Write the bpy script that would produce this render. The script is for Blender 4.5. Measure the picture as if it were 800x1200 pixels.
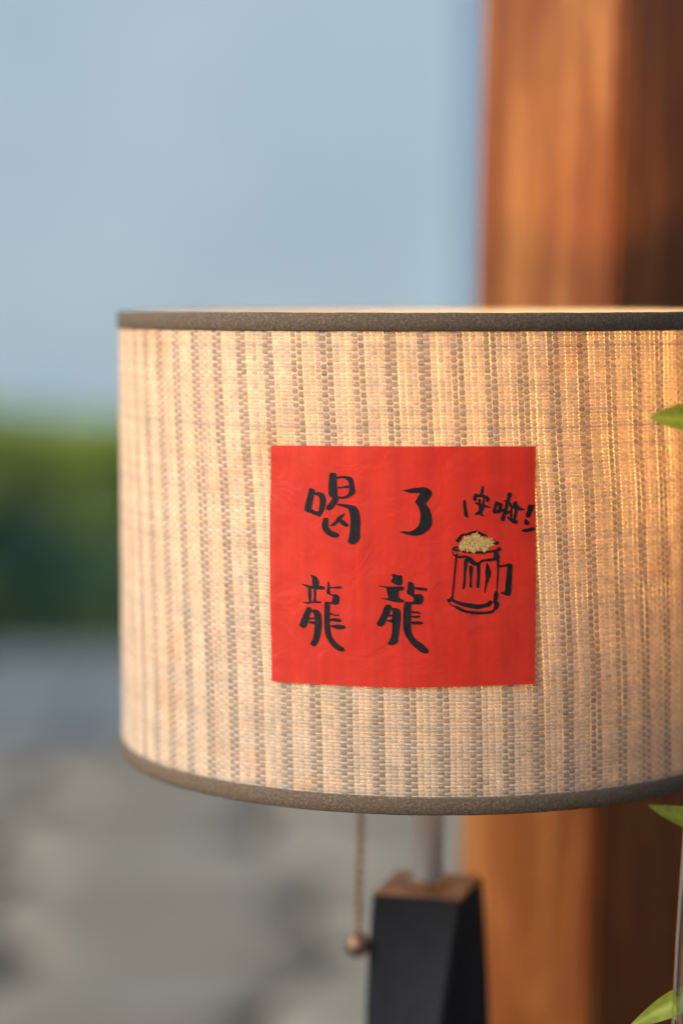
import bpy, bmesh, math, random
import numpy as np
from mathutils import Vector, Matrix
from mathutils.geometry import tessellate_polygon

random.seed(7)
rng = np.random.default_rng(11)
PI = math.pi
sc = bpy.context.scene
for _o in list(bpy.data.objects):
    bpy.data.objects.remove(_o)

# ------------------------------------------------------------------ camera
ZT = 1.25                      # height of the lampshade's top rim above the ground
R = 0.18                       # radius of the shade
D = 1.28796                    # distance of the camera from the lamp's axis
PITCH = 0.0939027
cam_d = bpy.data.cameras.new('camera')
cam = bpy.data.objects.new('camera', cam_d)
sc.collection.objects.link(cam)
cam.location = (-0.0515309, -D, ZT + 0.0039277)
cam.rotation_euler = (PI / 2 - PITCH, 0, 0)
cam_d.sensor_fit = 'VERTICAL'
cam_d.sensor_height = 36
cam_d.lens = 77.4
cam_d.clip_start = 0.02
cam_d.clip_end = 500
cam_d.dof.use_dof = True
cam_d.dof.focus_distance = 1.12
cam_d.dof.aperture_fstop = 1.9
sc.camera = cam

# ------------------------------------------------------------------ sky, sun, exposure
SUN_EL, SUN_AZ = math.radians(34), math.radians(-117)     # azimuth from +Y towards +X: left, behind the camera
world = bpy.data.worlds.new('World')
sc.world = world
world.use_nodes = True
wn = world.node_tree
bg = wn.nodes['Background']
sky = wn.nodes.new('ShaderNodeTexSky')
sky.sky_type = 'NISHITA'
sky.sun_disc = False
sky.sun_elevation = SUN_EL
sky.sun_rotation = SUN_AZ
sky.air_density = 1.0
sky.dust_density = 2.0
wn.links.new(sky.outputs[0], bg.inputs[0])
bg.inputs[1].default_value = 0.055
sun_d = bpy.data.lights.new('sun', 'SUN')
sun_d.energy = 1.5
sun_d.angle = math.radians(45)
sun_d.color = (1.0, 0.985, 0.96)
sun = bpy.data.objects.new('sun', sun_d)
sc.collection.objects.link(sun)
sdir = Vector((math.sin(SUN_AZ) * math.cos(SUN_EL), math.cos(SUN_AZ) * math.cos(SUN_EL), math.sin(SUN_EL)))
sun.rotation_euler = sdir.to_track_quat('Z', 'Y').to_euler()
sun.location = sdir * 12

vs = sc.view_settings
vs.view_transform = 'Standard'
vs.look = 'None'
vs.exposure = 1.38
vs.gamma = 1.0
vs.use_curve_mapping = False
sc.render.engine = 'CYCLES'
cy = sc.cycles
cy.use_denoising = True
cy.denoiser = 'OPENIMAGEDENOISE'
cy.denoising_input_passes = 'RGB_ALBEDO_NORMAL'
cy.denoising_prefilter = 'ACCURATE'
cy.use_adaptive_sampling = False
cy.max_bounces = 12
cy.diffuse_bounces = 6
cy.transmission_bounces = 10
cy.transparent_max_bounces = 16
cy.sample_clamp_indirect = 6
cy.caustics_reflective = False
cy.blur_glossy = 0.6

# ------------------------------------------------------------------ helpers
def link(o, parent=None):
    sc.collection.objects.link(o)
    if parent:
        o.parent = parent
    return o

def tag(o, label=None, cat=None, group=None, kind=None):
    if label: o['label'] = label
    if cat: o['category'] = cat
    if group: o['group'] = group
    if kind: o['kind'] = kind
    return o

def empty(name, loc=(0, 0, 0), rz=0):
    o = bpy.data.objects.new(name, None)
    o.location = loc
    o.rotation_euler.z = rz
    o.empty_display_size = 0.05
    return link(o)

def mesh_obj(name, verts, faces, mat, parent=None, smooth=False):
    me = bpy.data.meshes.new(name)
    me.from_pydata([tuple(v) for v in verts], [], faces)
    if smooth:
        me.polygons.foreach_set('use_smooth', [True] * len(me.polygons))
    me.materials.append(mat)
    me.update()
    return link(bpy.data.objects.new(name, me), parent)

def quad_mesh(name, V, F, mat, parent=None, col=None, smooth=True):
    """V (n,3) array, F (m,4) array of quads; optional per-vertex colour"""
    V = np.asarray(V, dtype=np.float32); F = np.asarray(F, dtype=np.int32)
    me = bpy.data.meshes.new(name)
    me.vertices.add(len(V)); me.vertices.foreach_set('co', V.ravel())
    me.loops.add(F.size); me.loops.foreach_set('vertex_index', F.ravel())
    me.polygons.add(len(F))
    me.polygons.foreach_set('loop_start', np.arange(0, F.size, 4, dtype=np.int32))
    if smooth:
        me.polygons.foreach_set('use_smooth', np.ones(len(F), dtype=bool))
    me.update(calc_edges=True)
    me.validate()
    if col is not None:
        a = me.color_attributes.new('tint', 'FLOAT_COLOR', 'POINT')
        c = np.ones((len(V), 4), dtype=np.float32); c[:, :3] = col
        a.data.foreach_set('color', c.ravel())
    me.materials.append(mat)
    return link(bpy.data.objects.new(name, me), parent)

def bm_obj(name, bm, mat, parent=None, smooth=False):
    me = bpy.data.meshes.new(name)
    bmesh.ops.recalc_face_normals(bm, faces=bm.faces)
    bm.to_mesh(me); bm.free()
    if smooth:
        me.polygons.foreach_set('use_smooth', [True] * len(me.polygons))
    me.materials.append(mat)
    return link(bpy.data.objects.new(name, me), parent)

def lathe(name, prof, mat, parent=None, seg=96, closed=False, smooth=True, center=(0, 0)):
    n = len(prof); V = []; F = []
    for i in range(seg):
        a = 2 * PI * i / seg
        for r, z in prof:
            V.append((center[0] + r * math.cos(a), center[1] + r * math.sin(a), z))
    for i in range(seg):
        j = (i + 1) % seg
        for k in range(n if closed else n - 1):
            l = (k + 1) % n
            F.append((i * n + k, j * n + k, j * n + l, i * n + l))
    return mesh_obj(name, V, F, mat, parent, smooth)

def tube(name, pts, rad, mat, parent=None, seg=10):
    """smooth tube along points; rad a number or a list"""
    pts = [Vector(p) for p in pts]; V = []; F = []
    for i, p in enumerate(pts):
        t = (pts[min(i + 1, len(pts) - 1)] - pts[max(i - 1, 0)]).normalized()
        u = t.cross(Vector((0.3, 0.2, 1)) if abs(t.z) < 0.9 else Vector((1, 0.1, 0))).normalized()
        w = t.cross(u)
        r = rad[i] if isinstance(rad, (list, tuple)) else rad
        for k in range(seg):
            a = 2 * PI * k / seg
            V.append(p + u * (r * math.cos(a)) + w * (r * math.sin(a)))
    for i in range(len(pts) - 1):
        for k in range(seg):
            l = (k + 1) % seg
            F.append((i * seg + k, i * seg + l, (i + 1) * seg + l, (i + 1) * seg + k))
    F.append(tuple(range(seg - 1, -1, -1))); F.append(tuple(range((len(pts) - 1) * seg, len(pts) * seg)))
    return mesh_obj(name, V, F, mat, parent, True)

def box(name, lo, hi, mat, parent=None, bevel=0.0):
    bm = bmesh.new()
    bmesh.ops.create_cube(bm, size=1)
    for v in bm.verts:
        v.co = Vector([(lo[i] + hi[i]) / 2 + v.co[i] * (hi[i] - lo[i]) for i in range(3)])
    if bevel:
        bmesh.ops.bevel(bm, geom=bm.edges[:], offset=bevel, segments=2, affect='EDGES')
    return bm_obj(name, bm, mat, parent)

# ------------------------------------------------------------------ materials
class NT:
    def __init__(s, name):
        s.m = bpy.data.materials.new(name); s.m.use_nodes = True
        s.t = s.m.node_tree; s.t.nodes.clear()
        s.out = s.n('OutputMaterial')
    def n(s, typ, **kw):
        nd = s.t.nodes.new('ShaderNode' + typ)
        for k, v in kw.items():
            setattr(nd, k, v)
        return nd
    def l(s, a, b): s.t.links.new(a, b)
    def coord(s, scale=(1, 1, 1), which='Object'):
        tc = s.n('TexCoord'); mp = s.n('Mapping'); mp.inputs['Scale'].default_value = scale
        s.l(tc.outputs[which], mp.inputs['Vector']); return mp.outputs[0]
    def noise(s, vec, scale, detail=4, rough=0.55, dist=0.0):
        nd = s.n('TexNoise'); nd.inputs['Scale'].default_value = scale
        nd.inputs['Detail'].default_value = detail; nd.inputs['Roughness'].default_value = rough
        nd.inputs['Distortion'].default_value = dist
        if vec is not None: s.l(vec, nd.inputs['Vector'])
        return nd.outputs['Fac']
    def ramp(s, fac, stops):
        nd = s.n('ValToRGB'); e = nd.color_ramp.elements
        while len(e) < len(stops): e.new(0.5)
        for i, (p, c) in enumerate(stops):
            e[i].position = p
            e[i].color = (c, c, c, 1) if isinstance(c, (int, float)) else (c[0], c[1], c[2], 1)
        s.l(fac, nd.inputs[0]); return nd.outputs[0]
    def mix(s, fac, a, b, mode='MIX'):
        nd = s.n('Mix', data_type='RGBA', blend_type=mode)
        for sock, v in ((nd.inputs['Factor'], fac), (nd.inputs['A'], a), (nd.inputs['B'], b)):
            if isinstance(v, (int, float)): sock.default_value = v
            elif isinstance(v, tuple): sock.default_value = (*v[:3], 1)
            else: s.l(v, sock)
        return nd.outputs['Result']
    def bump(s, h, strength=0.3, dist=0.001):
        nd = s.n('Bump'); nd.inputs['Strength'].default_value = strength; nd.inputs['Distance'].default_value = dist
        s.l(h, nd.inputs['Height']); return nd.outputs[0]
    def pbr(s, col, rough=0.6, metal=0.0, normal=None, spec=0.5, **kw):
        b = s.n('BsdfPrincipled')
        for key, v in (('Base Color', col), ('Roughness', rough), ('Metallic', metal), ('Specular IOR Level', spec)):
            if isinstance(v, (int, float)): b.inputs[key].default_value = v
            elif isinstance(v, tuple): b.inputs[key].default_value = (*v[:3], 1)
            else: s.l(v, b.inputs[key])
        for k, v in kw.items(): b.inputs[k.replace('_', ' ')].default_value = v
        if normal is not None: s.l(normal, b.inputs['Normal'])
        return b
    def done(s, shader):
        s.l(shader.outputs[0] if hasattr(shader, 'outputs') else shader, s.out.inputs[0]); return s.m

def translucent(t, col, tcol, fac, normal=None, rough=0.7, spec=0.3):
    """diffuse sheet that also lets light through"""
    b = t.pbr(col, rough, 0, normal, spec)
    tr = t.n('BsdfTranslucent')
    if isinstance(tcol, tuple): tr.inputs[0].default_value = (*tcol, 1)
    else: t.l(tcol, tr.inputs[0])
    if normal is not None: t.l(normal, tr.inputs['Normal'])
    mx = t.n('MixShader'); mx.inputs[0].default_value = fac
    t.l(b.outputs[0], mx.inputs[1]); t.l(tr.outputs[0], mx.inputs[2])
    return mx

M = {}
def m_yarn(name, fac, tmul, nscale):
    t = NT(name)
    at = t.n('Attribute', attribute_name='tint')
    v = t.coord()
    f1 = t.noise(v, 1400, 3); f2 = t.noise(v, 45, 3)
    c = t.mix(1.0, at.outputs['Color'], t.ramp(f1, [(0.3, 0.80), (0.7, 1.12)]), 'MULTIPLY')
    c = t.mix(1.0, c, t.ramp(f2, [(0.3, 0.9), (0.7, 1.05)]), 'MULTIPLY')
    blot = t.ramp(t.noise(v, 16, 4, 0.6), [(0.58, 0.0), (0.74, 0.7)])          # tea-coloured stains in the cloth
    c = t.mix(blot, c, t.mix(1.0, c, (0.98, 0.74, 0.48), 'MULTIPLY'))
    tc = t.mix(1.0, c, tmul, 'MULTIPLY')
    return t.done(translucent(t, c, tc, fac, t.bump(f1, 0.25, 0.0003), 0.75, 0.25))
M['warp'] = m_yarn('warp_yarn', 0.42, (1.0, 0.87, 0.56), 1)
M['weft'] = m_yarn('weft_yarn', 0.55, (1.0, 0.84, 0.50), 1)
t = NT('shade_lining')
M['lining'] = t.done(translucent(t, (0.78, 0.72, 0.6), (0.88, 0.70, 0.40), 0.5, None, 0.6))
t = NT('trim_tape'); v = t.coord()
f = t.noise(v, 900, 4, 0.7); g = t.noise(v, 2600, 2)
c = t.ramp(f, [(0.32, (0.095, 0.065, 0.042)), (0.55, (0.152, 0.108, 0.072)), (0.7, (0.28, 0.212, 0.15))])
M['trim'] = t.done(t.pbr(c, 0.85, 0, t.bump(g, 0.5, 0.0005), 0.12))
t = NT('red_paper'); v = t.coord()
v2 = t.coord((1, 1, 0.04))
fib = t.noise(v2, 260, 3); mott = t.noise(v, 30, 4, 0.6); wr = t.noise(v, 55, 3, 0.5, 1.6)
c = t.mix(t.ramp(mott, [(0.3, 0.0), (0.7, 1.0)]), (0.68, 0.034, 0.017), (0.78, 0.050, 0.024))
c = t.mix(1.0, c, t.ramp(fib, [(0.3, 0.93), (0.7, 1.05)]), 'MULTIPLY')
M['paper'] = t.done(translucent(t, c, (0.85, 0.05, 0.02), 0.32, t.bump(wr, 0.35, 0.0012), 0.42, 0.45))
t = NT('black_ink'); v = t.coord(); f = t.noise(t.coord((1, 1, 0.35)), 420, 5, 0.7)
M['ink'] = t.done(t.pbr(t.ramp(f, [(0.3, (0.005, 0.005, 0.006)), (0.72, (0.018, 0.0175, 0.02))]), t.ramp(f, [(0.3, 0.45), (0.7, 0.65)]), 0, None, 0.2))
t = NT('gold_paint'); v = t.coord(); f = t.noise(v, 1500, 3)
M['gold'] = t.done(t.pbr(t.ramp(f, [(0.35, (0.52, 0.31, 0.07)), (0.65, (0.86, 0.60, 0.22))]), 0.45, 0.25, t.bump(f, 0.6, 0.0004)))
t = NT('brushed_steel'); f = t.noise(t.coord((1, 1, 0.02)), 900, 3)
M['steel'] = t.done(t.pbr((0.78, 0.83, 0.88), t.ramp(f, [(0.3, 0.25), (0.7, 0.35)]), 0.25))
t = NT('aged_brass'); f = t.noise(t.coord(), 160, 4)
M['brass'] = t.done(t.pbr(t.ramp(f, [(0.3, (0.17, 0.11, 0.07)), (0.7, (0.30, 0.21, 0.14))]), 0.5, 0.8))
t = NT('black_paint'); v = t.coord(); f = t.noise(v, 90, 5, 0.6)
M['black'] = t.done(t.pbr(t.ramp(f, [(0.3, (0.008, 0.0095, 0.013)), (0.75, (0.013, 0.0155, 0.021))]), t.ramp(f, [(0.3, 0.5), (0.7, 0.68)]), 0, t.bump(f, 0.15, 0.001), 0.2))
t = NT('worn_wood_top'); v = t.coord((1, 4, 1)); f = t.noise(v, 70, 5, 0.6)
M['worn'] = t.done(t.pbr(t.ramp(f, [(0.35, (0.05, 0.026, 0.014)), (0.65, (0.20, 0.095, 0.04))]), 0.5))
t = NT('bulb_glass')
e = t.n('Emission'); e.inputs[0].default_value = (1.0, 0.64, 0.27, 1); e.inputs[1].default_value = 52
M['bulb'] = t.done(e)
t = NT('porcelain'); M['white'] = t.done(t.pbr((0.7, 0.68, 0.62), 0.35))

def m_wood(name, cols, gloss, grain=55):
    t = NT(name); v = t.coord((1, 1, 0.09))
    big = t.noise(v, 34, 5, 0.6, 1.2); fine = t.noise(v, grain * 6, 4, 0.6)
    c = t.ramp(big, [(0.30, cols[0]), (0.5, cols[1]), (0.7, cols[2])])
    c = t.mix(1.0, c, t.ramp(fine, [(0.3, 0.78), (0.7, 1.1)]), 'MULTIPLY')
    return t.done(t.pbr(c, gloss, 0, t.bump(fine, 0.2, 0.001), 0.22))
M['post'] = m_wood('lacquered_wood', [(0.125, 0.031, 0.008), (0.19, 0.056, 0.013), (0.34, 0.140, 0.038)], 0.34)
M['darkwood'] = m_wood('dark_stained_wood', [(0.022, 0.010, 0.007), (0.032, 0.015, 0.009), (0.042, 0.020, 0.011)], 0.5)
M['table'] = m_wood('table_wood', [(0.06, 0.03, 0.016), (0.10, 0.05, 0.026), (0.13, 0.07, 0.035)], 0.45)
t = NT('pale_render'); v = t.coord(); f = t.noise(v, 0.9, 5, 0.6); g = t.noise(v, 60, 4)
M['wall'] = t.done(t.pbr(t.ramp(f, [(0.28, (0.385, 0.51, 0.605)), (0.72, (0.485, 0.615, 0.705))]), 0.9, 0, t.bump(g, 0.2, 0.004), 0.2))
t = NT('blue_trim'); f = t.noise(t.coord(), 3, 4)
M['bluetrim'] = t.done(t.pbr(t.ramp(f, [(0.3, (0.20, 0.30, 0.42)), (0.7, (0.24, 0.34, 0.46))]), 0.6))
t = NT('concrete_path'); v = t.coord(); f = t.noise(v, 3, 6, 0.6); g = t.noise(v, 120, 3)
M['path'] = t.done(t.pbr(t.ramp(f, [(0.3, (0.125, 0.147, 0.163)), (0.7, (0.17, 0.193, 0.208))]), 0.85, 0, t.bump(g, 0.3, 0.004), 0.3))
t = NT('packed_earth'); v = t.coord(); f = t.noise(v, 5, 6, 0.65); g = t.noise(v, 90, 3)
M['earth'] = t.done(t.pbr(t.ramp(f, [(0.3, (0.135, 0.112, 0.082)), (0.7, (0.195, 0.168, 0.13))]), 0.95, 0, t.bump(g, 0.5, 0.006), 0.2))
t = NT('paving_stone'); v = t.coord(which='Object')
oi = t.n('ObjectInfo')
f = t.noise(v, 9, 6, 0.62); g = t.noise(v, 140, 3)
c = t.ramp(f, [(0.3, (0.17, 0.155, 0.122)), (0.6, (0.225, 0.207, 0.17)), (0.8, (0.27, 0.25, 0.208))])
c = t.mix(1.0, c, t.ramp(oi.outputs['Random'], [(0.0, (0.80, 0.74, 0.66)), (0.45, (0.98, 0.97, 0.95)), (1.0, (1.12, 1.11, 1.08))]), 'MULTIPLY')
M['stone'] = t.done(t.pbr(c, 0.8, 0, t.bump(g, 0.4, 0.004), 0.3))

def m_leaf(name, lo, hi, fac=0.45, rough=0.45, spec=0.4):
    t = NT(name)
    at = t.n('Attribute', attribute_name='tint')
    v = t.coord(); f = t.noise(v, 60, 4, 0.6)
    c = t.mix(t.ramp(f, [(0.3, 0.0), (0.7, 1.0)]), lo, hi)
    c = t.mix(1.0, c, at.outputs['Color'], 'MULTIPLY')
    tc = t.mix(1.0, c, (1.5, 1.45, 0.55), 'MULTIPLY')
    return t.done(translucent(t, c, tc, fac, None, rough, spec))
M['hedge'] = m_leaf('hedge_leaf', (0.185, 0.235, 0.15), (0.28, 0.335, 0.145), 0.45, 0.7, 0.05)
M['leaf'] = m_leaf('sprig_leaf', (0.20, 0.26, 0.03), (0.27, 0.32, 0.045), 0.45, 0.38)
t = NT('bark'); f = t.noise(t.coord(), 80, 4)
M['bark'] = t.done(t.pbr(t.ramp(f, [(0.3, (0.05, 0.035, 0.02)), (0.7, (0.11, 0.08, 0.05))]), 0.85))
t = NT('green_stem'); f = t.noise(t.coord(), 80, 4)
M['stem'] = t.done(t.pbr(t.ramp(f, [(0.3, (0.09, 0.13, 0.03)), (0.7, (0.15, 0.19, 0.05))]), 0.5))
t = NT('clear_glass')
M['glass'] = t.done(t.pbr((0.93, 0.97, 1.0), 0.02, 0, None, 0.5, Transmission_Weight=1.0, IOR=1.48))
t = NT('water')
M['water'] = t.done(t.pbr((0.95, 0.98, 1.0), 0.0, 0, None, 0.5, Transmission_Weight=1.0, IOR=1.33))
t = NT('dark_soil'); v = t.coord(); f = t.noise(v, 12, 6, 0.65)
M['soil'] = t.done(t.pbr(t.ramp(f, [(0.3, (0.022, 0.02, 0.014)), (0.7, (0.045, 0.04, 0.028))]), 0.95, 0, t.bump(f, 0.5, 0.01), 0.1))

# ================================================================== the setting
def sheet(name, x0, x1, y0, y1, z, mat, nx=2, ny=2):
    xs = np.linspace(x0, x1, nx); ys = np.linspace(y0, y1, ny)
    V = [(x, y, z) for y in ys for x in xs]
    F = [(j * nx + i, j * nx + i + 1, (j + 1) * nx + i + 1, (j + 1) * nx + i) for j in range(ny - 1) for i in range(nx - 1)]
    return tag(mesh_obj(name, V, F, mat), kind='structure')
ground = sheet('ground', -60, 60, -40, 80, -0.03, M['earth'])

# smooth grey path in front of the hedge: slabs with open joints
PATH0, PATH1 = 4.86, 6.42
sheet('planting_bed', -8, 8, 6.425, 7.9, -0.006, M['soil'])
path = sheet('path', -8, 8, PATH0 + 0.01, PATH1, -0.012, M['earth'])
slab_me = None
for i in range(9):
    for j in range(2):
        w, d = 0.9, (PATH1 - PATH0) / 2
        if slab_me is None:
            o = box('paving_slab', (-w / 2 + 0.006, -d / 2 + 0.006, -0.03), (w / 2 - 0.006, d / 2 - 0.006, 0.03), M['path'], path, 0.006)
            slab_me = o.data
        else:
            o = link(bpy.data.objects.new('paving_slab', slab_me), path)
        o.location = ((i - 4) * w - 0.4 + 0.45 * j, PATH0 + d * (j + 0.5), 0.012 + random.uniform(-0.003, 0.003))

# uneven stone paving on the near side of the path, bare earth in the wide joints
nx, ny = 6, 9
gx0, gx1, gy0, gy1 = -2.1, 1.6, 1.75, 4.80
P = {}
for j in range(ny + 1):
    for i in range(nx + 1):
        jx = random.uniform(-0.085, 0.085); jy = random.uniform(-0.085, 0.085) if 0 < j < ny else 0
        P[i, j] = Vector((gx0 + (gx1 - gx0) * (i + 0.35 * (j % 2)) / nx + jx, gy0 + (gy1 - gy0) * j / ny + jy))
for j in range(ny):
    for i in range(nx):
        if random.random() < 0.02:
            continue
        q = [P[i, j], P[i + 1, j], P[i + 1, j + 1], P[i, j + 1]]
        c = sum(q, Vector((0, 0))) / 4
        ring = []
        for k in range(4):
            a, b = q[k], q[(k + 1) % 4]
            for s in (0.12, 0.5, 0.88):
                p = a.lerp(b, s) - c
                p *= (0.90 if s != 0.5 else 0.93) + random.uniform(-0.05, 0.02)
                ring.append(p)
        h = random.uniform(0.02, 0.038); n = len(ring)
        tilt = Vector((random.uniform(-0.03, 0.03), random.uniform(-0.03, 0.03)))
        V = [(p.x, p.y, -0.05) for p in ring] + [(p.x, p.y, h - 0.014 + p.dot(tilt)) for p in ring] \
            + [(p.x * 0.94, p.y * 0.94, h - 0.003 + p.dot(tilt)) for p in ring] + [(p.x * 0.7, p.y * 0.7, h + p.dot(tilt)) for p in ring]
        F = []
        for L in range(3):
            for k in range(n):
                F.append((L * n + k, L * n + (k + 1) % n, (L + 1) * n + (k + 1) % n, (L + 1) * n + k))
        F.append(tuple(range(3 * n, 4 * n)))
        o = mesh_obj('paving_stone', V, F, M['stone'], ground, True)
        o.location = (c.x, c.y, 0)

# pale rendered wall beyond the hedge with a blue corner strip at its end
WY = 7.9
wall = empty('rendered_wall', (0, WY, 0))
tag(wall, 'tall pale blue rendered wall behind the clipped hedge', 'wall')
box('wall_panel', (-9, 0, -0.05), (0.453, 0.25, 6.0), M['wall'], wall)
box('corner_strip', (0.455, -0.06, -0.05), (0.60, 0.25, 6.0), M['bluetrim'], wall, 0.008)

# clipped hedge
HY0, HY1, HX0, HX1, HT = 6.70, 7.45, -3.4, 1.2, 0.80
hedge = empty('clipped_hedge', (-1.3, 7.05, 0))
tag(hedge, 'clipped green hedge with sunlit top along the pale wall', 'hedge')
hx, hy = -1.3, 7.05
N = 48000
side = rng.random(N)
px = rng.uniform(HX0, HX1, N); py = rng.uniform(HY0, HY1, N); pz = rng.uniform(0.0, HT, N)
fr = side < 0.55; tp = (side >= 0.55) & (side < 0.9)
depth = np.abs(rng.normal(0, 0.06, N))
bulge = 0.05 * np.sin(px * 3.1) + 0.04 * np.sin(px * 7.7 + 1)
py = np.where(fr, HY0 + depth + 0.10 * (pz / HT) ** 3 - bulge, py)
pz = np.where(tp, HT - depth + 0.7 * bulge + 0.03 * np.sin(px * 12 + py * 9), pz)
clump = np.sin(px * 9 + pz * 8) * np.sin(px * 4.3 - pz * 5 + 2) * 1.1 + 0.5
V = np.zeros((N, 4, 3)); C = np.zeros((N, 4, 3))
ax = rng.normal(0, 1, (N, 3)); ax /= np.linalg.norm(ax, axis=1)[:, None]
bx = np.cross(ax, rng.normal(0, 1, (N, 3))); bx /= np.linalg.norm(bx, axis=1)[:, None]
ln = rng.uniform(0.022, 0.042, N)[:, None]; wd = ln * 0.48
ctr = np.stack([px - hx, py - hy, pz], 1)
V[:, 0] = ctr - ax * ln; V[:, 1] = ctr + bx * wd; V[:, 2] = ctr + ax * ln; V[:, 3] = ctr - bx * wd
top_light = np.clip((pz - 0.42) / 0.32, 0, 1) * rng.uniform(0.4, 1, N)  # light and shade put into leaf colour: bright yellowish top, darker lower front
tint = np.stack([0.5 + 1.5 * top_light + 0.3 * clump, 0.75 + 1.15 * top_light + 0.25 * clump, 1.15 - 0.35 * top_light], 1) * rng.uniform(0.7, 1.25, N)[:, None]
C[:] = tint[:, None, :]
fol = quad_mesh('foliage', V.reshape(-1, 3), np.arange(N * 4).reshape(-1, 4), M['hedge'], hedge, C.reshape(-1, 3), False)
tag(fol, kind='stuff')
for k in range(11):
    x = HX0 + 0.2 + k * 0.42 - hx
    pts = [(x + random.uniform(-.05, .05), random.uniform(-.1, .1), z) for z in (0, 0.2, 0.42, 0.66)]
    tube('trunk', pts, [0.018, 0.015, 0.011, 0.005], M['bark'], hedge, 6)

# wooden post standing behind the lamp and the dark boards beyond it
S = 0.137
post = empty('wooden_post', (0.134, 0.235, 0), math.radians(-49))
post.rotation_mode = 'XYZ'
tag(post, 'square varnished wooden post standing right behind the lamp', 'post')
bm = bmesh.new()
bmesh.ops.create_cube(bm, size=1)
for vv in bm.verts:
    vv.co = Vector((vv.co.x * S - S / 2, vv.co.y * S + S / 2, 1.7 + vv.co.z * 3.4))
bmesh.ops.bevel(bm, geom=[e for e in bm.edges if abs(e.verts[0].co.z - e.verts[1].co.z) > 1], offset=0.004, segments=3, affect='EDGES')
shaft = bm_obj('shaft', bm, M['post'], post)
LEAN = 0.022
post.matrix_world = Matrix.Translation((0.134, 0.235, ZT)) @ Matrix.Rotation(LEAN, 4, 'Y') @ Matrix.Translation((0, 0, -ZT)) @ Matrix.Rotation(math.radians(-49), 4, 'Z')

boards = empty('boarded_wall', (0.9, 0.62, 0))
tag(boards, 'dark brown boarded wall seen right of the wooden post', 'wall')
for i in range(8):
    box('board', (-0.765 + i * 0.155, random.uniform(-.002, .002), -0.02), (-0.613 + i * 0.155, 0.03, 2.9), M['darkwood'], boards, 0.003)

box('backing_panel', (-0.76, 0.0305, 0.0), (0.47, 0.045, 2.88), M['darkwood'], boards)

# table that carries the lamp and the vase
TZ = 0.73
table = empty('table', (0, -0.2, 0))
tag(table, 'dark plank table standing under the lamp and the glass vase', 'table')
for i in range(5):
    box('plank', (-0.55, -0.30 + i * 0.122, TZ - 0.028), (0.60, -0.30 + i * 0.122 + 0.12, TZ), M['table'], table, 0.003)
for x in (-0.5, 0.53):
    for y in (-0.26, 0.25):
        box('leg', (x - 0.025, y - 0.025, 0), (x + 0.025, y + 0.025, TZ - 0.0285), M['table'], table, 0.003)

# ================================================================== the lamp
lamp = empty('table_lamp', (0, 0, TZ))
tag(lamp, 'table lamp with striped woven drum shade, steel stem and black twisted base', 'lamp')
def under_lamp(o):
    o.parent = lamp; o.location = Vector(o.location) - Vector((0, 0, TZ)); return o
ZB = ZT - 0.2564                # bottom of the shade
TRIM = 0.0094
# shade: lining, woven cloth on it, tape on both rims
lin = lathe('lamp_shade', [(R - 0.0011, ZB + 0.001), (R - 0.0011, ZB + 0.06), (R - 0.0011, ZT - 0.1), (R - 0.0011, ZT - 0.0008)], M['lining'], None, 192)
under_lamp(lin); lin.location = (0, 0, -TZ)
def under_shade(o, kind=None):
    o.parent = lin
    if kind: o['kind'] = kind
    return o
# --- weave
NP = 68; NY = 5 * NP; DTH = 2 * PI / NY
z_hi, z_lo = ZT - 0.004, ZB + 0.004
WP = 0.00180; NWEFT = int((z_hi - z_lo) / WP)
skz = np.array([0.0, 0.010, 0.066, 0.096, 0.152, 0.190, 0.245, 0.26]); skt = np.array([-1, 0, 7, 13, 20, 25, 28, 28.5]) / 419.0
def skew(z): return np.interp(ZT - z, skz, skt)
ns = NWEFT * 2 + 1
zz = z_hi - np.arange(ns) * WP / 2
wob = np.stack([np.interp(np.arange(ns), np.linspace(0, ns, 9), rng.normal(0, 1, 9)) for _ in range(NY)])      # slow wander
wvar = np.stack([np.interp(np.arange(ns), np.linspace(0, ns, 15), rng.normal(0, 1, 15)) for _ in range(NY)])    # slow width change
yid = np.arange(NY); per = yid % 5; grey = per < 2
base_w = np.where(grey, 0.462, 0.448) + rng.normal(0, 0.012, NY)
AMP = 0.00030
cross = np.array([-1.0, 0.0, 1.0]); crown = np.array([-0.00017, 0.00012, -0.00017])
th = (-0.0602 + (yid - 0.5) * DTH)[:, None] + skew(zz)[None, :] + wob * DTH * 0.035 + rng.normal(0, DTH * 0.022, NY)[:, None]
jj = np.arange(ns)
over = np.cos(PI * jj[None, :] / 2 * 1.0 + PI * yid[:, None])      # +1 over a weft, -1 under the next one
# j even sits on a weft thread: j/2 is its number
hw = DTH * np.clip(base_w[:, None] + 0.035 * wvar, 0.33, 0.5)
slub = np.zeros((NY, ns))
for _ in range(600):
    y_, c_, w_ = rng.integers(NY), rng.uniform(0, ns), rng.uniform(2, 9)
    slub[y_] += rng.uniform(-0.6, 1.2) * np.exp(-((jj - c_) / w_) ** 2)
hw = hw * (1 + 0.05 * over + 0.14 * slub)
T3 = th[:, :, None] + hw[:, :, None] * cross[None, None, :]
R3 = R + (AMP * over)[:, :, None] + crown[None, None, :]
X = R3 * np.sin(T3); Y = -R3 * np.cos(T3); Z = np.broadcast_to(zz[None, :, None] - TZ + TZ, X.shape)
V = np.stack([X, Y, Z], -1).reshape(-1, 3)
i0 = (yid[:, None, None] * ns + np.arange(ns - 1)[None, :, None]) * 3 + np.arange(2)[None, None, :]
F = np.stack([i0, i0 + 3, i0 + 4, i0 + 1], -1).reshape(-1, 4)
pal_b = np.array([0.75, 0.63, 0.475]); pal_g = np.array([0.485, 0.392, 0.295])
yc = np.where(grey[:, None], pal_g, pal_b) * (1 + rng.normal(0, 0.04, (NY, 1))) * (1 + rng.normal(0, 0.02, (NY, 3)))
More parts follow.
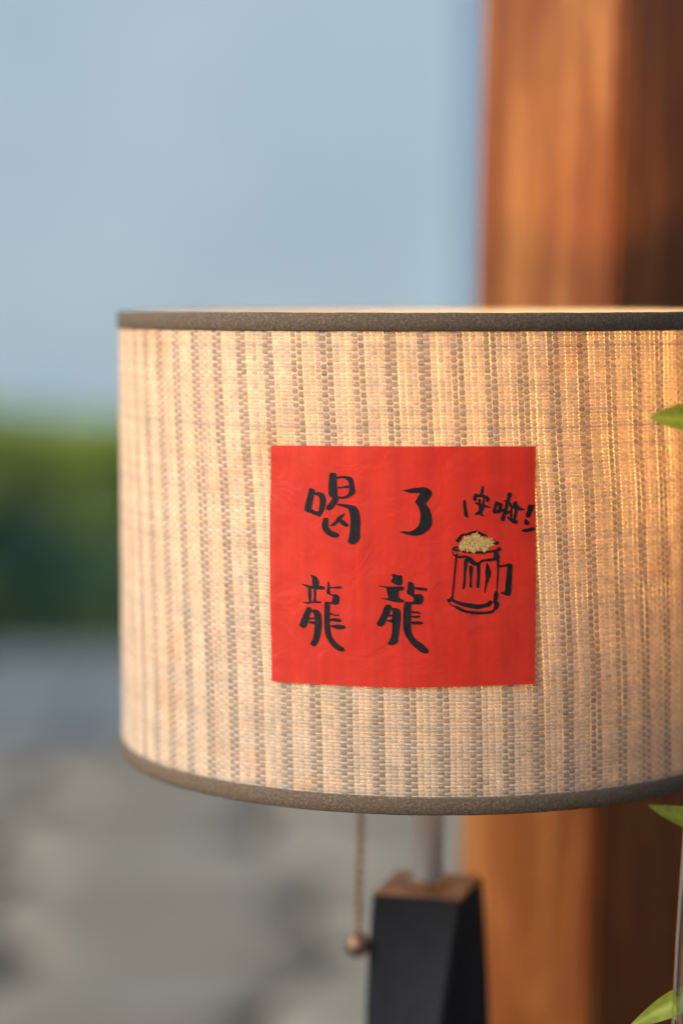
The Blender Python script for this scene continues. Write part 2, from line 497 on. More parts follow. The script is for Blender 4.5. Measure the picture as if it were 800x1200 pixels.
seg = np.repeat(rng.normal(0, 0.07, (NY, ns // 4 + 2)), 4, axis=1)[:, :ns]
C = (yc[:, None, None, :] * (1 + seg + 0.12 * slub)[:, :, None, None]) * np.ones((1, 1, 3, 1))
under_shade(quad_mesh('warp_cloth', V, F, M['warp'], None, C.reshape(-1, 3)), 'stuff')
# weft threads
sub = 2; nt = NY * sub
k = np.arange(nt)
wz = z_hi - np.arange(NWEFT + 1) * WP
wt = k * (2 * PI / nt)
base_t = -0.0602 - 0.5 * DTH
tt = base_t + wt
ph = np.cos(PI * (k[None, :] / sub) + PI * np.arange(NWEFT + 1)[:, None])   # phase on yarn axis k/sub
rad = R - AMP * 1.25 * ph + 0.00006
half = 0.00055 * (1 + 0.18 * rng.normal(0, 1, (NWEFT + 1, 1)))
zj = wz[:, None] + 0.00010 * np.interp(k, np.linspace(0, nt, 60), rng.normal(0, 1, 60))[None, :] + rng.normal(0, 0.00008, (NWEFT + 1, 1))
tsk = tt[None, :] + skew(wz)[:, None]
V = np.zeros((NWEFT + 1, nt, 3, 3))
for c_, (dz, dr) in enumerate(((1, -0.00012), (0, 0.00008), (-1, -0.00012))):
    V[:, :, c_, 0] = (rad + dr) * np.sin(tsk); V[:, :, c_, 1] = -(rad + dr) * np.cos(tsk); V[:, :, c_, 2] = zj + dz * half
a = (np.arange(NWEFT + 1)[:, None, None] * nt + k[None, :, None]) * 3 + np.arange(2)[None, None, :]
b = (np.arange(NWEFT + 1)[:, None, None] * nt + ((k + 1) % nt)[None, :, None]) * 3 + np.arange(2)[None, None, :]
F = np.stack([a, a + 1, b + 1, b], -1).reshape(-1, 4)
C = np.array([0.87, 0.83, 0.735])[None, None, None, :] * (1 + rng.normal(0, 0.07, (NWEFT + 1, 1, 1, 1))) * np.ones((1, nt, 3, 1))
under_shade(quad_mesh('weft_cloth', V.reshape(-1, 3), F, M['weft'], None, C.reshape(-1, 3)), 'stuff')
# --- tape
def tape(name, z0, z1):
    ro, ri, b_ = R + 0.0013, R - 0.0008, 0.0006
    up = [(ro, z0 + b_), (ro + 0.0001, (z0 + z1) / 2), (ro, z1 - b_), (ro - b_ * .4, z1 - b_ * .3), (ro - b_ * 1.3, z1), (R - 0.0012, z1), (R - 0.0016, z1 - 0.0003), (R - 0.0016, z1 - 0.0010), (ri, z1 - 0.0012),
          (ri, z0 + b_), (ri + b_, z0), (ro - b_, z0)]
    o = lathe(name, up, M['trim'], None, 240, True)
    dd = o.data
    for v_ in dd.vertices:
        a_ = math.atan2(v_.co.x, -v_.co.y)
        v_.co.z += 0.00006 * math.sin(a_ * 23 + 1) + 0.00005 * math.sin(a_ * 61)
    return under_shade(o)
tape('top_tape', ZT - TRIM, ZT)
tape('bottom_tape', ZB, ZB + TRIM)

# bulb, socket, shade carrier, stem
BZ = ZT - 0.072
prof = [(0.0, BZ + 0.030)] + [(0.030 * math.sin(a), BZ + 0.030 * math.cos(a)) for a in np.linspace(0.15, 2.2, 18)]
bulb = under_lamp(lathe('light_bulb', prof, M['bulb'], None, 32))
BX = 0.046
bulb.location = (BX, -0.004, -TZ)
hs = lathe('bulb_housing', [(0.0, BZ - 0.0178), (0.0240, BZ - 0.0178), (0.0236, BZ - 0.020), (0.020, BZ - 0.028), (0.0140, BZ - 0.037), (0.0, BZ - 0.037)], M['white'], bulb, 32)
sock = under_lamp(lathe('bulb_socket', [(0.0, BZ - 0.0375), (0.0165, BZ - 0.0375), (0.0175, BZ - 0.04), (0.0175, BZ - 0.085), (0.011, BZ - 0.095), (0.0, BZ - 0.095)], M['brass'], None, 32))
sock.location = (BX, -0.004, -TZ)
block_disc = under_lamp(lathe('light_block_disc', [(0.0178, BZ - 0.047), (0.035, BZ - 0.0475), (0.052, BZ - 0.044), (0.0525, BZ - 0.0447), (0.035, BZ - 0.0487), (0.0178, BZ - 0.0485)], M['white'], None, 48, True))  # added disc, unseen inside the shade, blocks bulb light from the lower post
block_disc.location = (BX, -0.004, -TZ)
STEM_TOP, BASE_TOP = BZ - 0.069, ZT - 0.3395
tube('socket_arm', [(0.0, 0, BZ - 0.110 - TZ), (0.015, -0.001, BZ - 0.112 - TZ), (0.038, -0.003, BZ - 0.108 - TZ), (BX, -0.004, BZ - 0.094 - TZ)], 0.005, M['brass'], lamp, 12)
st = under_lamp(lathe('stem', [(0.0, STEM_TOP), (0.0088, STEM_TOP), (0.0092, STEM_TOP - 0.001), (0.0092, BASE_TOP + 0.0005), (0.0, BASE_TOP + 0.0005)], M['steel'], None, 40))
st.location = (0, 0, -TZ)
car = under_lamp(lathe('shade_carrier', [(0.0093, BZ - 0.080), (0.0145, BZ - 0.080), (0.0145, BZ - 0.083), (0.0093, BZ - 0.083)], M['steel'], None, 40, True))
car.location = (0, 0, -TZ)
for k_ in range(3):
    a_ = 2 * PI * k_ / 3 + 0.35
    pts = [(r_ * math.cos(a_), r_ * math.sin(a_), z_) for r_, z_ in ((0.014, BZ - 0.0815), (0.09, BZ - 0.095), (0.15, ZB + 0.03), (R - 0.0026, ZB + 0.006))]
    w_ = tube('carrier_arm', pts, 0.0014, M['steel'], None, 8); w_.parent = car

# twisted square base
levels = 26; V = []; F = []
for i in range(levels + 1):
    s = i / levels; z = BASE_TOP - 0.002 - s * (BASE_TOP - 0.002 - TZ)
    drop = BASE_TOP - z
    r_ = 0.0382 + 0.006 * drop; ang = math.radians(-61 - 275 * drop * (1 - 0.9 * drop))
    n_ = 0
    for c_ in range(4):
        a0 = ang + c_ * PI / 2; a1 = a0 + PI / 2
        p0 = Vector((math.cos(a0), math.sin(a0))) * r_; p1 = Vector((math.cos(a1), math.sin(a1))) * r_
        for u in (0.035, 0.35, 0.65, 0.965):
            p = p0.lerp(p1, u); V.append((p.x, p.y, z - TZ)); n_ += 1
n_ = 16
for i in range(levels):
    for k_ in range(n_):
        F.append((i * n_ + k_, (i + 1) * n_ + k_, (i + 1) * n_ + (k_ + 1) % n_, i * n_ + (k_ + 1) % n_))
F.append(tuple(range(levels * n_ + n_ - 1, levels * n_ - 1, -1)))
base = mesh_obj('base', V, F, M['black'], lamp, False)
V = []; F = []
for (q_, z_) in ((1.0, BASE_TOP - 0.0021), (0.955, BASE_TOP - 0.0004), (0.9, BASE_TOP)):
    for c_ in range(4):
        a0 = math.radians(-61) + c_ * PI / 2; a1 = a0 + PI / 2
        p0 = Vector((math.cos(a0), math.sin(a0))) * 0.0382 * q_; p1 = Vector((math.cos(a1), math.sin(a1))) * 0.0382 * q_
        for u in (0.035, 0.35, 0.65, 0.965):
            p = p0.lerp(p1, u); V.append((p.x, p.y, z_ - TZ))
for i in range(2):
    for k_ in range(16):
        F.append((i * 16 + k_, i * 16 + (k_ + 1) % 16, (i + 1) * 16 + (k_ + 1) % 16, (i + 1) * 16 + k_))
F.append(tuple(range(32, 48)))
cap = mesh_obj('base_top', V, F, M['worn'], base)
cap['label'] = 'worn brown top face of the black base'
col = lathe('stem_collar', [(0.0093, BASE_TOP + 0.0003 - TZ), (0.0135, BASE_TOP + 0.0003 - TZ), (0.0132, BASE_TOP + 0.002 - TZ), (0.0093, BASE_TOP + 0.0028 - TZ)], M['brass'], base, 32)

# pull chain with its ball
CX0, CZ0, CX1, CZ1, CYY = -0.0360, ZT - 0.150, -0.0420, ZT - 0.3660, -0.012
chain = empty('pull_chain', (0, 0, 0)); chain.parent = lamp
tube('chain_lever', [(-0.012, -0.004, BZ - 0.062 - TZ), (-0.026, -0.008, BZ - 0.064 - TZ), (CX0 + 0.0005, CYY, CZ0 + 0.003 - TZ)], 0.0016, M['brass'], lamp, 8)
nb = 42
bm = bmesh.new(); bmesh.ops.create_icosphere(bm, subdivisions=1, radius=0.0026)
bead = bm_obj('chain_bead', bm, M['brass'], chain, True)
bead_me = bead.data
for i in range(nb):
    s = i / (nb - 1)
    o = bead if i == 0 else link(bpy.data.objects.new('chain_bead', bead_me), chain)
    o.location = (CX0 + (CX1 - CX0) * s, CYY, CZ0 + (CZ1 - CZ0) * s - TZ)
wire = tube('chain_wire', [(CX0, CYY, CZ0 - TZ), (CX1, CYY, CZ1 - TZ)], 0.0006, M['brass'], chain, 6)
ballp = [(0.0074 * math.sin(a), CZ1 - 0.0080 + 0.0074 * math.cos(a) - TZ) for a in np.linspace(0, PI, 14)]
lathe('chain_ball', ballp, M['brass'], chain, 24, False, True, (CX1, CYY))

# ================================================================== the red paper with its brush writing
INK = {}
INK['drink'] = [[-979,-1784,-922,-1802,-927,-1845,-941,-1916,-956,-1986,-960,-2013,-989,-2038,-1035,-2011,-1022,-1936,-1003,-1874,-988,-1821],[-927,-1828,-871,-1824,-825,-1838,-804,-1868,-799,-1920,-811,-1990,-839,-2044,-862,-2071,-885,-2067,-876,-2001,-867,-1931,-873,-1879,-894,-1857,-923,-1854],[-1003,-2005,-946,-2003,-909,-2020,-862,-2018,-848,-2053,-862,-2072,-890,-2067,-956,-2046,-1008,-2027],[-758,-1631,-724,-1620,-689,-1628,-683,-1664,-680,-1734,-676,-1803,-674,-1856,-696,-1882,-737,-1875,-769,-1849,-772,-1780,-768,-1701],[-687,-1665,-633,-1653,-570,-1653,-516,-1670,-503,-1713,-489,-1790,-489,-1821,-525,-1852,-579,-1879,-633,-1885,-678,-1877,-678,-1864,-615,-1861,-579,-1845,-556,-1818,-550,-1774,-552,-1735,-570,-1697,-606,-1676,-651,-1677,-685,-1684],[-683,-1767,-633,-1761,-579,-1749,-547,-1748,-547,-1773,-588,-1774,-642,-1778,-680,-1779],[-728,-1879,-696,-1865,-665,-1886,-669,-1908,-696,-1952,-733,-1992,-774,-2007,-799,-1990,-788,-1959,-751,-1919],[-692,-1941,-651,-1935,-597,-1939,-534,-1946,-489,-1956,-458,-1990,-440,-2050,-434,-2128,-437,-2215,-440,-2276,-462,-2321,-507,-2348,-543,-2340,-568,-2319,-552,-2271,-543,-2201,-538,-2113,-547,-2035,-565,-1988,-615,-1967,-660,-1955],[-597,-2030,-615,-2063,-642,-2099,-678,-2135,-715,-2162,-751,-2167,-738,-2145,-706,-2118,-678,-2078,-642,-2051],[-660,-2108,-633,-2094,-597,-2111,-556,-2153,-579,-2168,-624,-2155,-646,-2134],[-825,-2091,-797,-2082,-774,-2094,-771,-2138,-770,-2172,-742,-2211,-696,-2227,-665,-2243,-658,-2267,-687,-2282,-733,-2280,-779,-2260,-820,-2227,-844,-2175,-839,-2131]]
INK['finish'] = [[-2,-1790,47,-1778,98,-1765,156,-1759,202,-1755,247,-1764,286,-1793,291,-1813,283,-1845,260,-1881,234,-1917,254,-1952,280,-2010,294,-2069,292,-2121,274,-2166,235,-2206,184,-2235,126,-2247,74,-2243,22,-2230,-33,-2209,15,-2204,74,-2204,125,-2177,158,-2141,174,-2089,177,-2030,164,-1979,147,-1940,123,-1907,131,-1888,153,-1849,169,-1816,118,-1813,73,-1814,34,-1801]]
INK['dragon'] = [[-969,-2676,-922,-2684,-894,-2705,-874,-2745,-882,-2783,-914,-2803,-945,-2786,-950,-2741,-954,-2704],[-1072,-2773,-1027,-2779,-970,-2787,-914,-2788,-851,-2785,-811,-2795,-810,-2814,-835,-2822,-890,-2825,-954,-2820,-1003,-2808,-1043,-2791],[-996,-2807,-966,-2810,-958,-2854,-959,-2907,-963,-2952,-985,-2949,-995,-2893],[-932,-2812,-905,-2810,-906,-2867,-908,-2919,-906,-2953,-935,-2954,-932,-2883],[-1060,-2963,-1011,-2958,-963,-2948,-899,-2945,-855,-2945,-851,-2958,-875,-2966,-939,-2966,-995,-2976,-1027,-2972],[-1003,-3012,-971,-3011,-953,-3034,-967,-3072,-983,-3125,-999,-3179,-1020,-3221,-1048,-3231,-1093,-3207,-1077,-3161,-1048,-3091,-1023,-3045],[-967,-3046,-923,-3031,-879,-3041,-853,-3074,-845,-3141,-848,-3224,-863,-3314,-891,-3383,-923,-3412,-955,-3408,-970,-3384,-945,-3341,-927,-3265,-923,-3182,-924,-3107,-943,-3063,-967,-3064],[-983,-3122,-947,-3116,-919,-3111,-919,-3130,-955,-3135,-987,-3141],[-995,-3160,-923,-3152,-923,-3181,-955,-3180,-995,-3171],[-780,-2741,-768,-2737,-760,-2763,-758,-2823,-752,-2860,-772,-2864,-792,-2858,-786,-2801],[-764,-2793,-709,-2789,-663,-2782,-632,-2784,-632,-2797,-663,-2804,-725,-2803,-764,-2803],[-792,-2854,-756,-2856,-733,-2866,-686,-2866,-657,-2886,-655,-2923,-667,-2961,-709,-2972,-764,-2965,-803,-2967,-811,-2952,-788,-2945,-741,-2947,-733,-2919,-729,-2889,-756,-2875,-780,-2867],[-813,-2952,-784,-2947,-764,-2957,-758,-3010,-759,-3099,-756,-3189,-745,-3263,-721,-3322,-678,-3369,-624,-3404,-599,-3425,-609,-3448,-647,-3450,-694,-3430,-741,-3391,-788,-3326,-812,-3259,-818,-3162,-818,-3057],[-764,-3058,-733,-3062,-694,-3074,-659,-3069,-663,-3082,-694,-3089,-729,-3079,-760,-3077],[-764,-3126,-725,-3113,-678,-3111,-636,-3124,-640,-3147,-678,-3148,-725,-3143,-764,-3143],[-760,-3193,-725,-3184,-678,-3177,-616,-3181,-589,-3198,-601,-3216,-647,-3225,-694,-3220,-733,-3207,-760,-3198]]
INK['dragon2'] = [[-113,-2651,-92,-2639,-52,-2650,-8,-2657,-4,-2694,-2,-2726,-20,-2754,-60,-2751,-108,-2727,-120,-2708,-100,-2679],[-250,-2764,-205,-2762,-149,-2769,-68,-2767,0,-2766,14,-2780,5,-2802,-44,-2811,-108,-2800,-165,-2785,-213,-2774],[-157,-2785,-44,-2799,-42,-2839,-35,-2880,13,-2907,11,-2927,-43,-2930,-108,-2921,-165,-2906,-221,-2895,-173,-2889,-148,-2886,-158,-2833],[-168,-2959,-132,-2954,-112,-2978,-124,-3027,-152,-3084,-180,-3149,-221,-3181,-266,-3156,-237,-3102,-209,-3037,-189,-2984],[-120,-2990,-75,-2987,-35,-3001,-19,-3041,-19,-3122,-31,-3211,-43,-3300,-50,-3341,-91,-3366,-127,-3369,-154,-3355,-131,-3318,-111,-3253,-106,-3172,-108,-3091,-104,-3026],[-152,-3060,-100,-3055,-100,-3075,-152,-3076],[-164,-3115,-99,-3107,-99,-3139,-132,-3132,-164,-3125],[56,-2725,76,-2715,109,-2732,118,-2773,117,-2837,141,-2843,181,-2841,205,-2861,213,-2893,201,-2929,173,-2948,125,-2946,93,-2950,97,-2926,109,-2910,111,-2882,85,-2862,43,-2834,49,-2790],[117,-2771,157,-2772,205,-2776,245,-2781,249,-2796,229,-2808,181,-2804,141,-2795,117,-2787],[21,-2927,53,-2920,109,-2926,89,-2955,89,-3023,86,-3104,86,-3193,102,-3258,142,-3310,207,-3354,255,-3402,265,-3426,251,-3446,207,-3444,151,-3411,86,-3347,30,-3267,6,-3186,7,-3089,9,-2992],[85,-3019,125,-3016,174,-3026,191,-3037,174,-3045,125,-3037,85,-3033],[85,-3065,126,-3062,178,-3063,178,-3075,142,-3087,86,-3078],[86,-3128,126,-3121,174,-3119,206,-3135,194,-3151,142,-3152,86,-3146]]
INK['small1'] = [[616,-1882,633,-1902,644,-1978,661,-2055,648,-2060,622,-2039,611,-1958,609,-1907],[804,-1741,817,-1761,810,-1817,800,-1842,779,-1837,789,-1786],[708,-1872,723,-1821,748,-1827,805,-1832,851,-1848,877,-1874,867,-1899,841,-1899,836,-1873,795,-1857,748,-1857,738,-1893,713,-1887],[764,-1877,784,-1883,785,-1939,800,-1990,796,-2020,755,-2035,724,-2028,760,-1999,770,-1969,759,-1928],[810,-1868,825,-1878,821,-1939,814,-1990,785,-2025,765,-2020,775,-1969,800,-1929],[723,-1913,774,-1918,826,-1934,883,-1960,867,-1962,805,-1954,744,-1928],[780,-2010,816,-2046,796,-2046,765,-2020]]
INK['small2'] = [[941,-1900,958,-1920,945,-1981,938,-2022,907,-2009,919,-1961],[939,-1902,1004,-1926,996,-1951,944,-1935],[976,-1936,1004,-1931,994,-2012,969,-2007],[919,-1991,981,-1987,1023,-1982,1018,-2003,929,-2022],[1063,-1820,1103,-1821,1090,-1882,1064,-1963,1039,-2054,1029,-2100,994,-2089,1013,-2023,1038,-1942,1058,-1861],[1022,-1891,1064,-1901,1106,-1928,1095,-1938,1043,-1911],[1039,-2013,1085,-1999,1091,-2014,1044,-2034],[1132,-1908,1158,-1908,1169,-1939,1201,-1970,1244,-1988,1201,-1998,1170,-1995,1165,-2026,1144,-2086,1123,-2081,1133,-2025,1138,-1984,1117,-1953],[1101,-1948,1117,-1958,1107,-2014,1112,-2060,1091,-2060,1091,-2004],[1085,-1938,1148,-1964,1138,-1979,1085,-1953],[1060,-2059,1096,-2070,1139,-2088,1170,-2107,1160,-2130,1118,-2122,1076,-2090]]
INK['exclaim'] = [[1281,-1946,1340,-1948,1342,-1968,1319,-2019,1292,-2067,1255,-2058,1271,-1997],[1245,-2089,1266,-2097,1293,-2125,1277,-2146,1240,-2134],[1211,-2200,1277,-2183,1336,-2175,1354,-2191,1316,-2208,1246,-2219]]
INK['mug'] = [[591,-2233,637,-2227,692,-2206,752,-2197,771,-2211,720,-2220,683,-2234,637,-2242,605,-2251,582,-2288,568,-2316,534,-2297,554,-2274],[752,-2197,803,-2221,848,-2244,843,-2263,813,-2263,780,-2234,752,-2216],[921,-2305,968,-2311,972,-2329,954,-2341,924,-2333],[564,-2353,518,-2362,498,-2383,514,-2399,564,-2403,569,-2390,537,-2385,532,-2376,564,-2367],[583,-2402,647,-2409,721,-2414,814,-2406,888,-2402,945,-2389,973,-2366,999,-2383,987,-2404,945,-2417,879,-2420,805,-2431,731,-2428,657,-2421,592,-2411],[500,-2403,514,-2431,555,-2454,629,-2450,675,-2464,712,-2492,745,-2520,773,-2516,805,-2493,861,-2485,917,-2476,926,-2426,954,-2412,973,-2436,981,-2482,936,-2500,880,-2508,815,-2512,778,-2535,740,-2553,694,-2534,657,-2501,638,-2473,583,-2473,537,-2463,509,-2440],[537,-2436,557,-2431,546,-2486,533,-2616,520,-2764,509,-2865,498,-2870,506,-2773,519,-2625,530,-2505],[957,-2491,979,-2491,977,-2584,973,-2686,966,-2732,962,-2815,955,-2815,956,-2713,961,-2621],[625,-2496,655,-2487,653,-2543,639,-2635,635,-2727,623,-2787,608,-2783,616,-2690,619,-2579],[676,-2557,708,-2561,706,-2626,697,-2691,700,-2765,677,-2769,681,-2691,674,-2617],[754,-2534,782,-2535,783,-2618,779,-2710,772,-2775,749,-2765,755,-2673],[850,-2535,866,-2545,895,-2624,876,-2693,849,-2767,833,-2831,830,-2804,842,-2693,839,-2619],[979,-2556,1030,-2548,1087,-2538,1116,-2554,1114,-2624,1110,-2735,1104,-2828,1094,-2860,1061,-2862,995,-2834,1032,-2828,1044,-2808,1052,-2715,1061,-2623,1064,-2572,1031,-2566,983,-2573],[488,-2879,521,-2898,585,-2921,678,-2939,771,-2951,836,-2943,873,-2925,887,-2908,909,-2930,883,-2967,827,-2980,752,-2993,669,-2978,595,-2959,530,-2930,484,-2907],[456,-2893,479,-2884,507,-2856,511,-2875,493,-2912,466,-2921,454,-2907],[461,-2921,493,-2953,530,-2963,567,-2972,632,-3005,725,-3020,818,-3026,892,-3018,925,-3000,934,-2954,939,-2931,975,-2927,979,-2959,963,-2996,939,-3010,921,-3033,865,-3045,781,-3049,688,-3043,604,-3019,558,-2995,521,-2972,484,-2953],[938,-2824,964,-2825,967,-2871,953,-2926,925,-2940,925,-2898]]
INK['foam'] = [[569,-2376,578,-2339,601,-2302,619,-2265,674,-2257,711,-2229,743,-2209,766,-2239,804,-2262,850,-2277,906,-2287,921,-2315,921,-2342,888,-2365,860,-2388,823,-2401,786,-2379,740,-2414,684,-2409,629,-2378,592,-2404]]
INK['paper'] = [[-1413,-1361,-687,-1348,-17,-1343,671,-1342,1353,-1349,1358,-1931,1368,-2541,1369,-3155,1365,-3780,685,-3787,-11,-3807,-633,-3802,-1006,-3806,-1412,-3809,-1430,-3203,-1438,-2581,-1431,-1961]]
RP = R + 0.0013; TH0 = -0.11368256; U = 5e-5
def spline(q, closed=True, step=4):
    n = len(q); out = []
    for i in range(n):
        p0, p1, p2, p3 = q[i - 1], q[i], q[(i + 1) % n], q[(i + 2) % n]
        for s in range(step):
            t_ = s / step
            out.append(tuple(0.5 * (2 * p1[d] + (p2[d] - p0[d]) * t_ + (2 * p0[d] - 5 * p1[d] + 4 * p2[d] - p3[d]) * t_ ** 2
                                    + (3 * p1[d] - p0[d] - 3 * p2[d] + p3[d]) * t_ ** 3) for d in (0, 1)))
    return out
LIFT = [(INK['paper'][0][i] * U, INK['paper'][0][i + 1] * U, h_) for i, h_ in ((0, 0.0005), (8, 0.0004), (16, 0.0006), (26, 0.0004))]   # corners a little off the cloth
def ripple(u, z):
    return 0.00009 * math.sin(u * 95 + 1.3 + 40 * z) + 0.00007 * math.sin(z * 130 + u * 55) + 0.00005 * math.sin(u * 240 - z * 170) \
        + sum(h_ * math.exp(-((u - a_) ** 2 + (z - b_) ** 2) / 0.011 ** 2) for a_, b_, h_ in LIFT)
def wrap(u, z, off=0.0):
    a_ = TH0 + u / RP; r_ = RP + ripple(u, z) + off
    return (r_ * math.sin(a_), -r_ * math.cos(a_), ZT + z)
def poly2(flat): return [(flat[i] * U, flat[i + 1] * U) for i in range(0, len(flat), 2)]

note = None
pp = poly2(INK['paper'][0])
# paper sheet: grid between the traced left/right and top/bottom edges
top = pp[0:5]; right = pp[4:9]; bottom = [pp[i] for i in (13, 12, 11, 10, 9, 8)]; left = [pp[i] for i in (0, 16, 15, 14, 13)]
def along(pl, s):
    d = [0]
    for a_, b_ in zip(pl, pl[1:]): d.append(d[-1] + math.hypot(b_[0] - a_[0], b_[1] - a_[1]))
    x = s * d[-1]
    return (float(np.interp(x, d, [p[0] for p in pl])), float(np.interp(x, d, [p[1] for p in pl])))
n1, n2 = 120, 110; V = []; F = []
for off in (0.0,):
    for j in range(n2 + 1):
        t_ = j / n2
        for i in range(n1 + 1):
            s = i / n1
            T_, B_, L_, R_ = along(top, s), along(bottom, s), along(left, t_), along(right, t_)
            c00, c10, c01, c11 = top[0], top[-1], bottom[0], bottom[-1]
            q = [(1 - t_) * T_[d] + t_ * B_[d] + (1 - s) * L_[d] + s * R_[d]
                 - ((1 - s) * (1 - t_) * c00[d] + s * (1 - t_) * c10[d] + (1 - s) * t_ * c01[d] + s * t_ * c11[d]) for d in (0, 1)]
            edge = min(s, 1 - s, t_, 1 - t_)
            V.append(wrap(q[0], q[1], off))
m = (n1 + 1) * (n2 + 1)
for j in range(n2):
    for i in range(n1):
        a_ = j * (n1 + 1) + i
        F.append((a_, a_ + n1 + 1, a_ + n1 + 2, a_ + 1))
F = np.array(F, dtype=np.int32)
note = quad_mesh('red_paper', np.array(V[:m]), F, M['paper'])
tag(note, 'square red paper with black brush writing stuck on the lampshade', 'paper note')

layer = [0]
def ink(name, key, mat=None, label=None, grow=0.0):
    bm = bmesh.new()
    for flat in INK[key]:
        q = spline(poly2(flat))
        if grow:
            ar = sum(q[i - 1][0] * q[i][1] - q[i][0] * q[i - 1][1] for i in range(len(q)))
            sg = grow if ar > 0 else -grow; g_ = []
            for i in range(len(q)):
                dx, dy = q[(i + 1) % len(q)][0] - q[i - 1][0], q[(i + 1) % len(q)][1] - q[i - 1][1]
                dl = math.hypot(dx, dy) or 1
                g_.append((q[i][0] + sg * dy / dl, q[i][1] - sg * dx / dl))
            q = g_
        layer[0] += 1
        lev = 0.00012 + 0.000008 * (layer[0] % 14)
        tri = tessellate_polygon([[Vector((a_, b_, 0)) for a_, b_ in q]])
        b2 = bmesh.new()
        vs_ = [b2.verts.new((a_, b_, 0)) for a_, b_ in q]
        for f_ in tri:
            try: b2.faces.new([vs_[i] for i in f_])
            except ValueError: pass
        for _ in range(3):
            le = [e for e in b2.edges if e.calc_length() > 0.003]
            if not le: break
            bmesh.ops.subdivide_edges(b2, edges=le, cuts=1)
            bmesh.ops.triangulate(b2, faces=b2.faces)
        mp = {}
        for v_ in b2.verts:
            mp[v_] = bm.verts.new(wrap(v_.co.x, v_.co.y, lev))
        for f_ in b2.faces:
            f2 = bm.faces.new([mp[v_] for v_ in f_.verts])
        b2.free()
    me = bpy.data.meshes.new(name)
    bm.normal_update()
    for f_ in bm.faces:
        if f_.normal.dot(f_.calc_center_median() * Vector((1, 1, 0))) < 0: f_.normal_flip()
    bm.to_mesh(me); bm.free()
    me.materials.append(mat or M['ink'])
    o = link(bpy.data.objects.new(name, me), note)
    if label: o['label'] = label
    return o
ink('brush_character', 'drink', label='large black brushed character at upper left of the red paper')
ink('brush_character', 'finish', label='black brushed character like a hook at top middle')
ink('brush_character', 'dragon', label='thin black brushed character at lower left')
ink('brush_character', 'dragon2', label='bolder black brushed character right of its twin')
ink('small_character', 'small1', label='small black character above the mug', grow=0.00012)
ink('small_character', 'small2', label='small slanted black character near the right edge', grow=0.00012)
ink('exclamation_mark', 'exclaim', label='black exclamation mark with a dash at the paper edge', grow=0.00012)
ink('mug_drawing', 'mug', label='black brush drawing of a beer mug', grow=0.00012)
# gold dabs of foam on the mug
fo = poly2(INK['foam'][0])
def inside(x, y, q):
    c = False
    for i in range(len(q)):
        (x1, y1), (x2, y2) = q[i - 1], q[i]
        if (y1 > y) != (y2 > y) and x < (x2 - x1) * (y - y1) / (y2 - y1) + x1: c = not c
    return c
xs = [a_ for a_, b_ in fo]; ys = [b_ for a_, b_ in fo]
V = []; F = []
cnt = 0
while cnt < 250:
    x = random.uniform(min(xs), max(xs)); y = random.uniform(min(ys), max(ys))
    if not inside(x, y, fo): continue
    ang = random.gauss(0.9, 0.9); l_ = random.uniform(0.0007, 0.0016); w_ = random.uniform(0.00022, 0.00045)
    cx, sx = math.cos(ang), math.sin(ang); lev = 0.00026 + 0.0000006 * cnt
    n0 = len(V)
    for (a_, b_) in ((-1, 0), (-0.4, 1), (0.5, 0.8), (1, 0), (0.4, -1), (-0.5, -0.8)):
        V.append(wrap(x + a_ * l_ * cx - b_ * w_ * sx, y + a_ * l_ * sx + b_ * w_ * cx, lev))
    F.append(tuple(range(n0 + 5, n0 - 1, -1))); cnt += 1
o = mesh_obj('gold_foam', V, F, M['gold'], note)
o['label'] = 'dabbed gold foam on top of the mug'

# ================================================================== glass vase with leafy sprig at the right edge
VX, VY = 0.1622, -0.205
vase = empty('glass_vase', (VX, VY, TZ))
tag(vase, 'clear glass vase beside the lamp, cut off by the right edge', 'vase')
vt = ZT - 0.232 - TZ
vprof = [(0.0, 0.0), (0.046, 0.0), (0.050, 0.003), (0.0505, 0.02), (0.0485, 0.12), (0.0455, vt - 0.08), (0.0425, vt - 0.02), (0.0412, vt - 0.001), (0.0402, vt), (0.0392, vt - 0.001),
         (0.0402, vt - 0.02), (0.0432, vt - 0.08), (0.0462, 0.12), (0.0480, 0.02), (0.0465, 0.012), (0.0, 0.010)]
lathe('glass_body', vprof, M['glass'], vase, 64)
wl = vt - 0.155
lathe('water', [(0.0, 0.0105), (0.0460, 0.0125), (0.0475, 0.02), (0.0458, 0.12), (0.0445, wl - 0.002), (0.0436, wl), (0.0, wl - 0.0005)], M['water'], vase, 48)

sprig = empty('leafy_sprig', (VX, VY, TZ + 0.012))
tag(sprig, 'fresh green leafy sprig standing in the glass vase', 'sprig')
so = Vector(sprig.location)
def leaf(tip, root, width, up, curl=0.12, tint=(1, 1, 1), blunt=0.8):
    tip, root = Vector(tip), Vector(root)
    ax_ = tip - root; L = ax_.length; ax_.normalize()
    sd = ax_.cross(Vector(up)).normalized(); nn = sd.cross(ax_)
    V = []; F = []; n_ = 14
    for i in range(n_ + 1):
        s = i / n_
        w_ = width * (math.sin(PI * s ** 0.85) ** blunt) * (1 - 0.25 * s) + 0.0003
        c_ = root + ax_ * (L * s) + nn * (-curl * L * (s - 0.3) ** 2)
        for k_, q in enumerate((-1, -0.5, 0, 0.5, 1)):
            V.append(c_ + sd * (w_ * q) + nn * (abs(q) * w_ * 0.28 + 0.0006 * math.sin(9 * s * abs(q) + q * 3)) - so)
    for i in range(n_):
        for k_ in range(4):
            a_ = i * 5 + k_
            F.append((a_, a_ + 1, a_ + 6, a_ + 5))
    o = quad_mesh('leaf', np.array(V), np.array(F), M['leaf'], sprig, np.array([np.array(tint) * (1.3 if i % 5 == 2 else 0.88 + 0.12 * math.sin(i * 1.7)) for i in range(len(V))]))
    return o
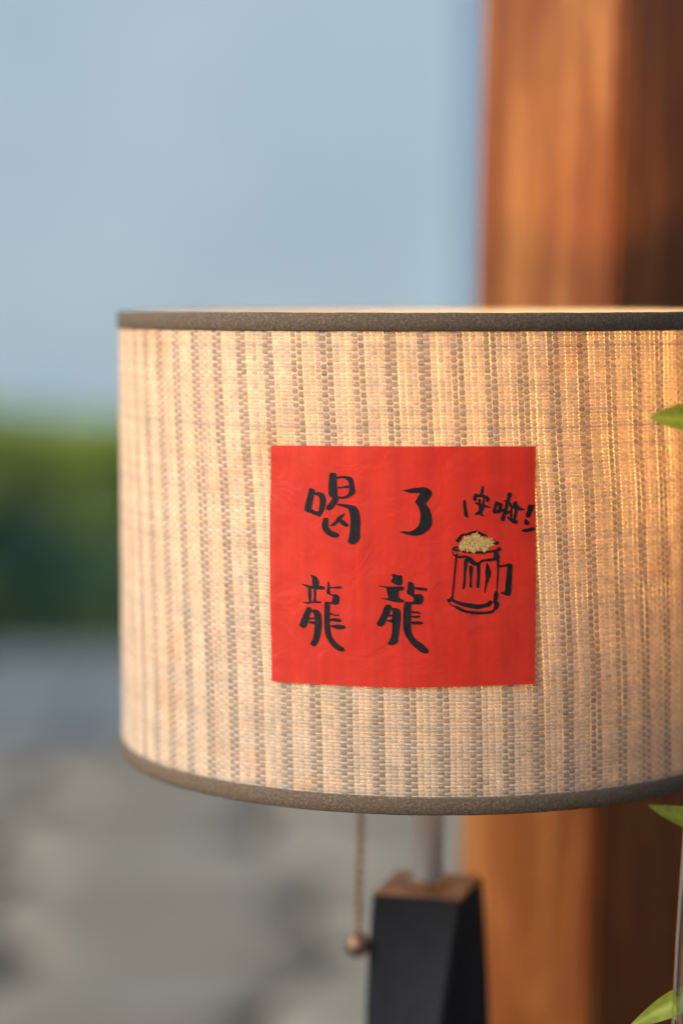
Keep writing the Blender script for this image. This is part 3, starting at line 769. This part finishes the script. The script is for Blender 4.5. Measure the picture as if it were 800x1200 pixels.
s1 = [so + Vector((0.012, 0, 0)), so + Vector((0.014, 0.005, 0.15)), so + Vector((0.022, 0.008, 0.30)), Vector((0.192, -0.21, 1.10)), Vector((0.196, -0.218, 1.2)), Vector((0.190, -0.225, 1.29))]
tube('stem', [p - so for p in s1], [0.0026, 0.0025, 0.0023, 0.002, 0.0016, 0.0008], M['stem'], sprig, 8)
s2 = [so + Vector((-0.010, 0.012, 0)), so + Vector((-0.004, 0.018, 0.12)), so + Vector((0.004, 0.022, 0.24)), so + Vector((0.02, 0.02, 0.33))]
tube('stem', [p - so for p in s2], [0.0024, 0.0023, 0.002, 0.001], M['stem'], sprig, 8)
leaf(Vector((0.0977, -0.2333, 1.2010)), Vector((0.1410, -0.2137, 1.1954)), 0.0092, (0.1, -0.85, 0.45), 0.10, (1.5, 1.4, 1.2), 0.55)
leaf(Vector((0.0972, -0.2313, 1.0092)), Vector((0.1444, -0.2278, 0.9922)), 0.0085, (0.1, -0.6, 0.8), -0.10, (0.9, 0.85, 0.8))
leaf(Vector((0.0939, -0.1877, 0.8850)), Vector((0.1403, -0.2148, 0.9173)), 0.0072, (0.2, -0.75, 0.6), 0.10, (0.95, 0.9, 0.9))
leaf(Vector((0.1540, -0.2411, 1.1717)), Vector((0.1401, -0.2227, 1.1536)), 0.009, (0.2, -0.7, 0.7), 0.1)
leaf(Vector((0.1642, -0.2342, 1.2446)), Vector((0.1408, -0.2207, 1.2280)), 0.009, (-0.2, -0.7, 0.7), 0.1)
leaf(Vector((0.1221, -0.2513, 1.2766)), Vector((0.1342, -0.2230, 1.2568)), 0.007, (0.1, -0.9, 0.4), 0.1)
leaf(Vector((0.1851, -0.2131, 1.0424)), Vector((0.1503, -0.2164, 1.0601)), 0.009, (0.3, -0.6, 0.8), 0.1)
for a_, b_ in ((Vector((0.1410, -0.2137, 1.1954)), s1[4]), (Vector((0.1444, -0.2278, 0.9922)), s1[3]), (Vector((0.1403, -0.2139, 0.9267)), s2[3])):
    tube('leaf_stalk', [a_ - so, (a_ + b_) / 2 - so + Vector((0, 0, 0.002)), b_ - so], 0.0008, M['stem'], sprig, 6)
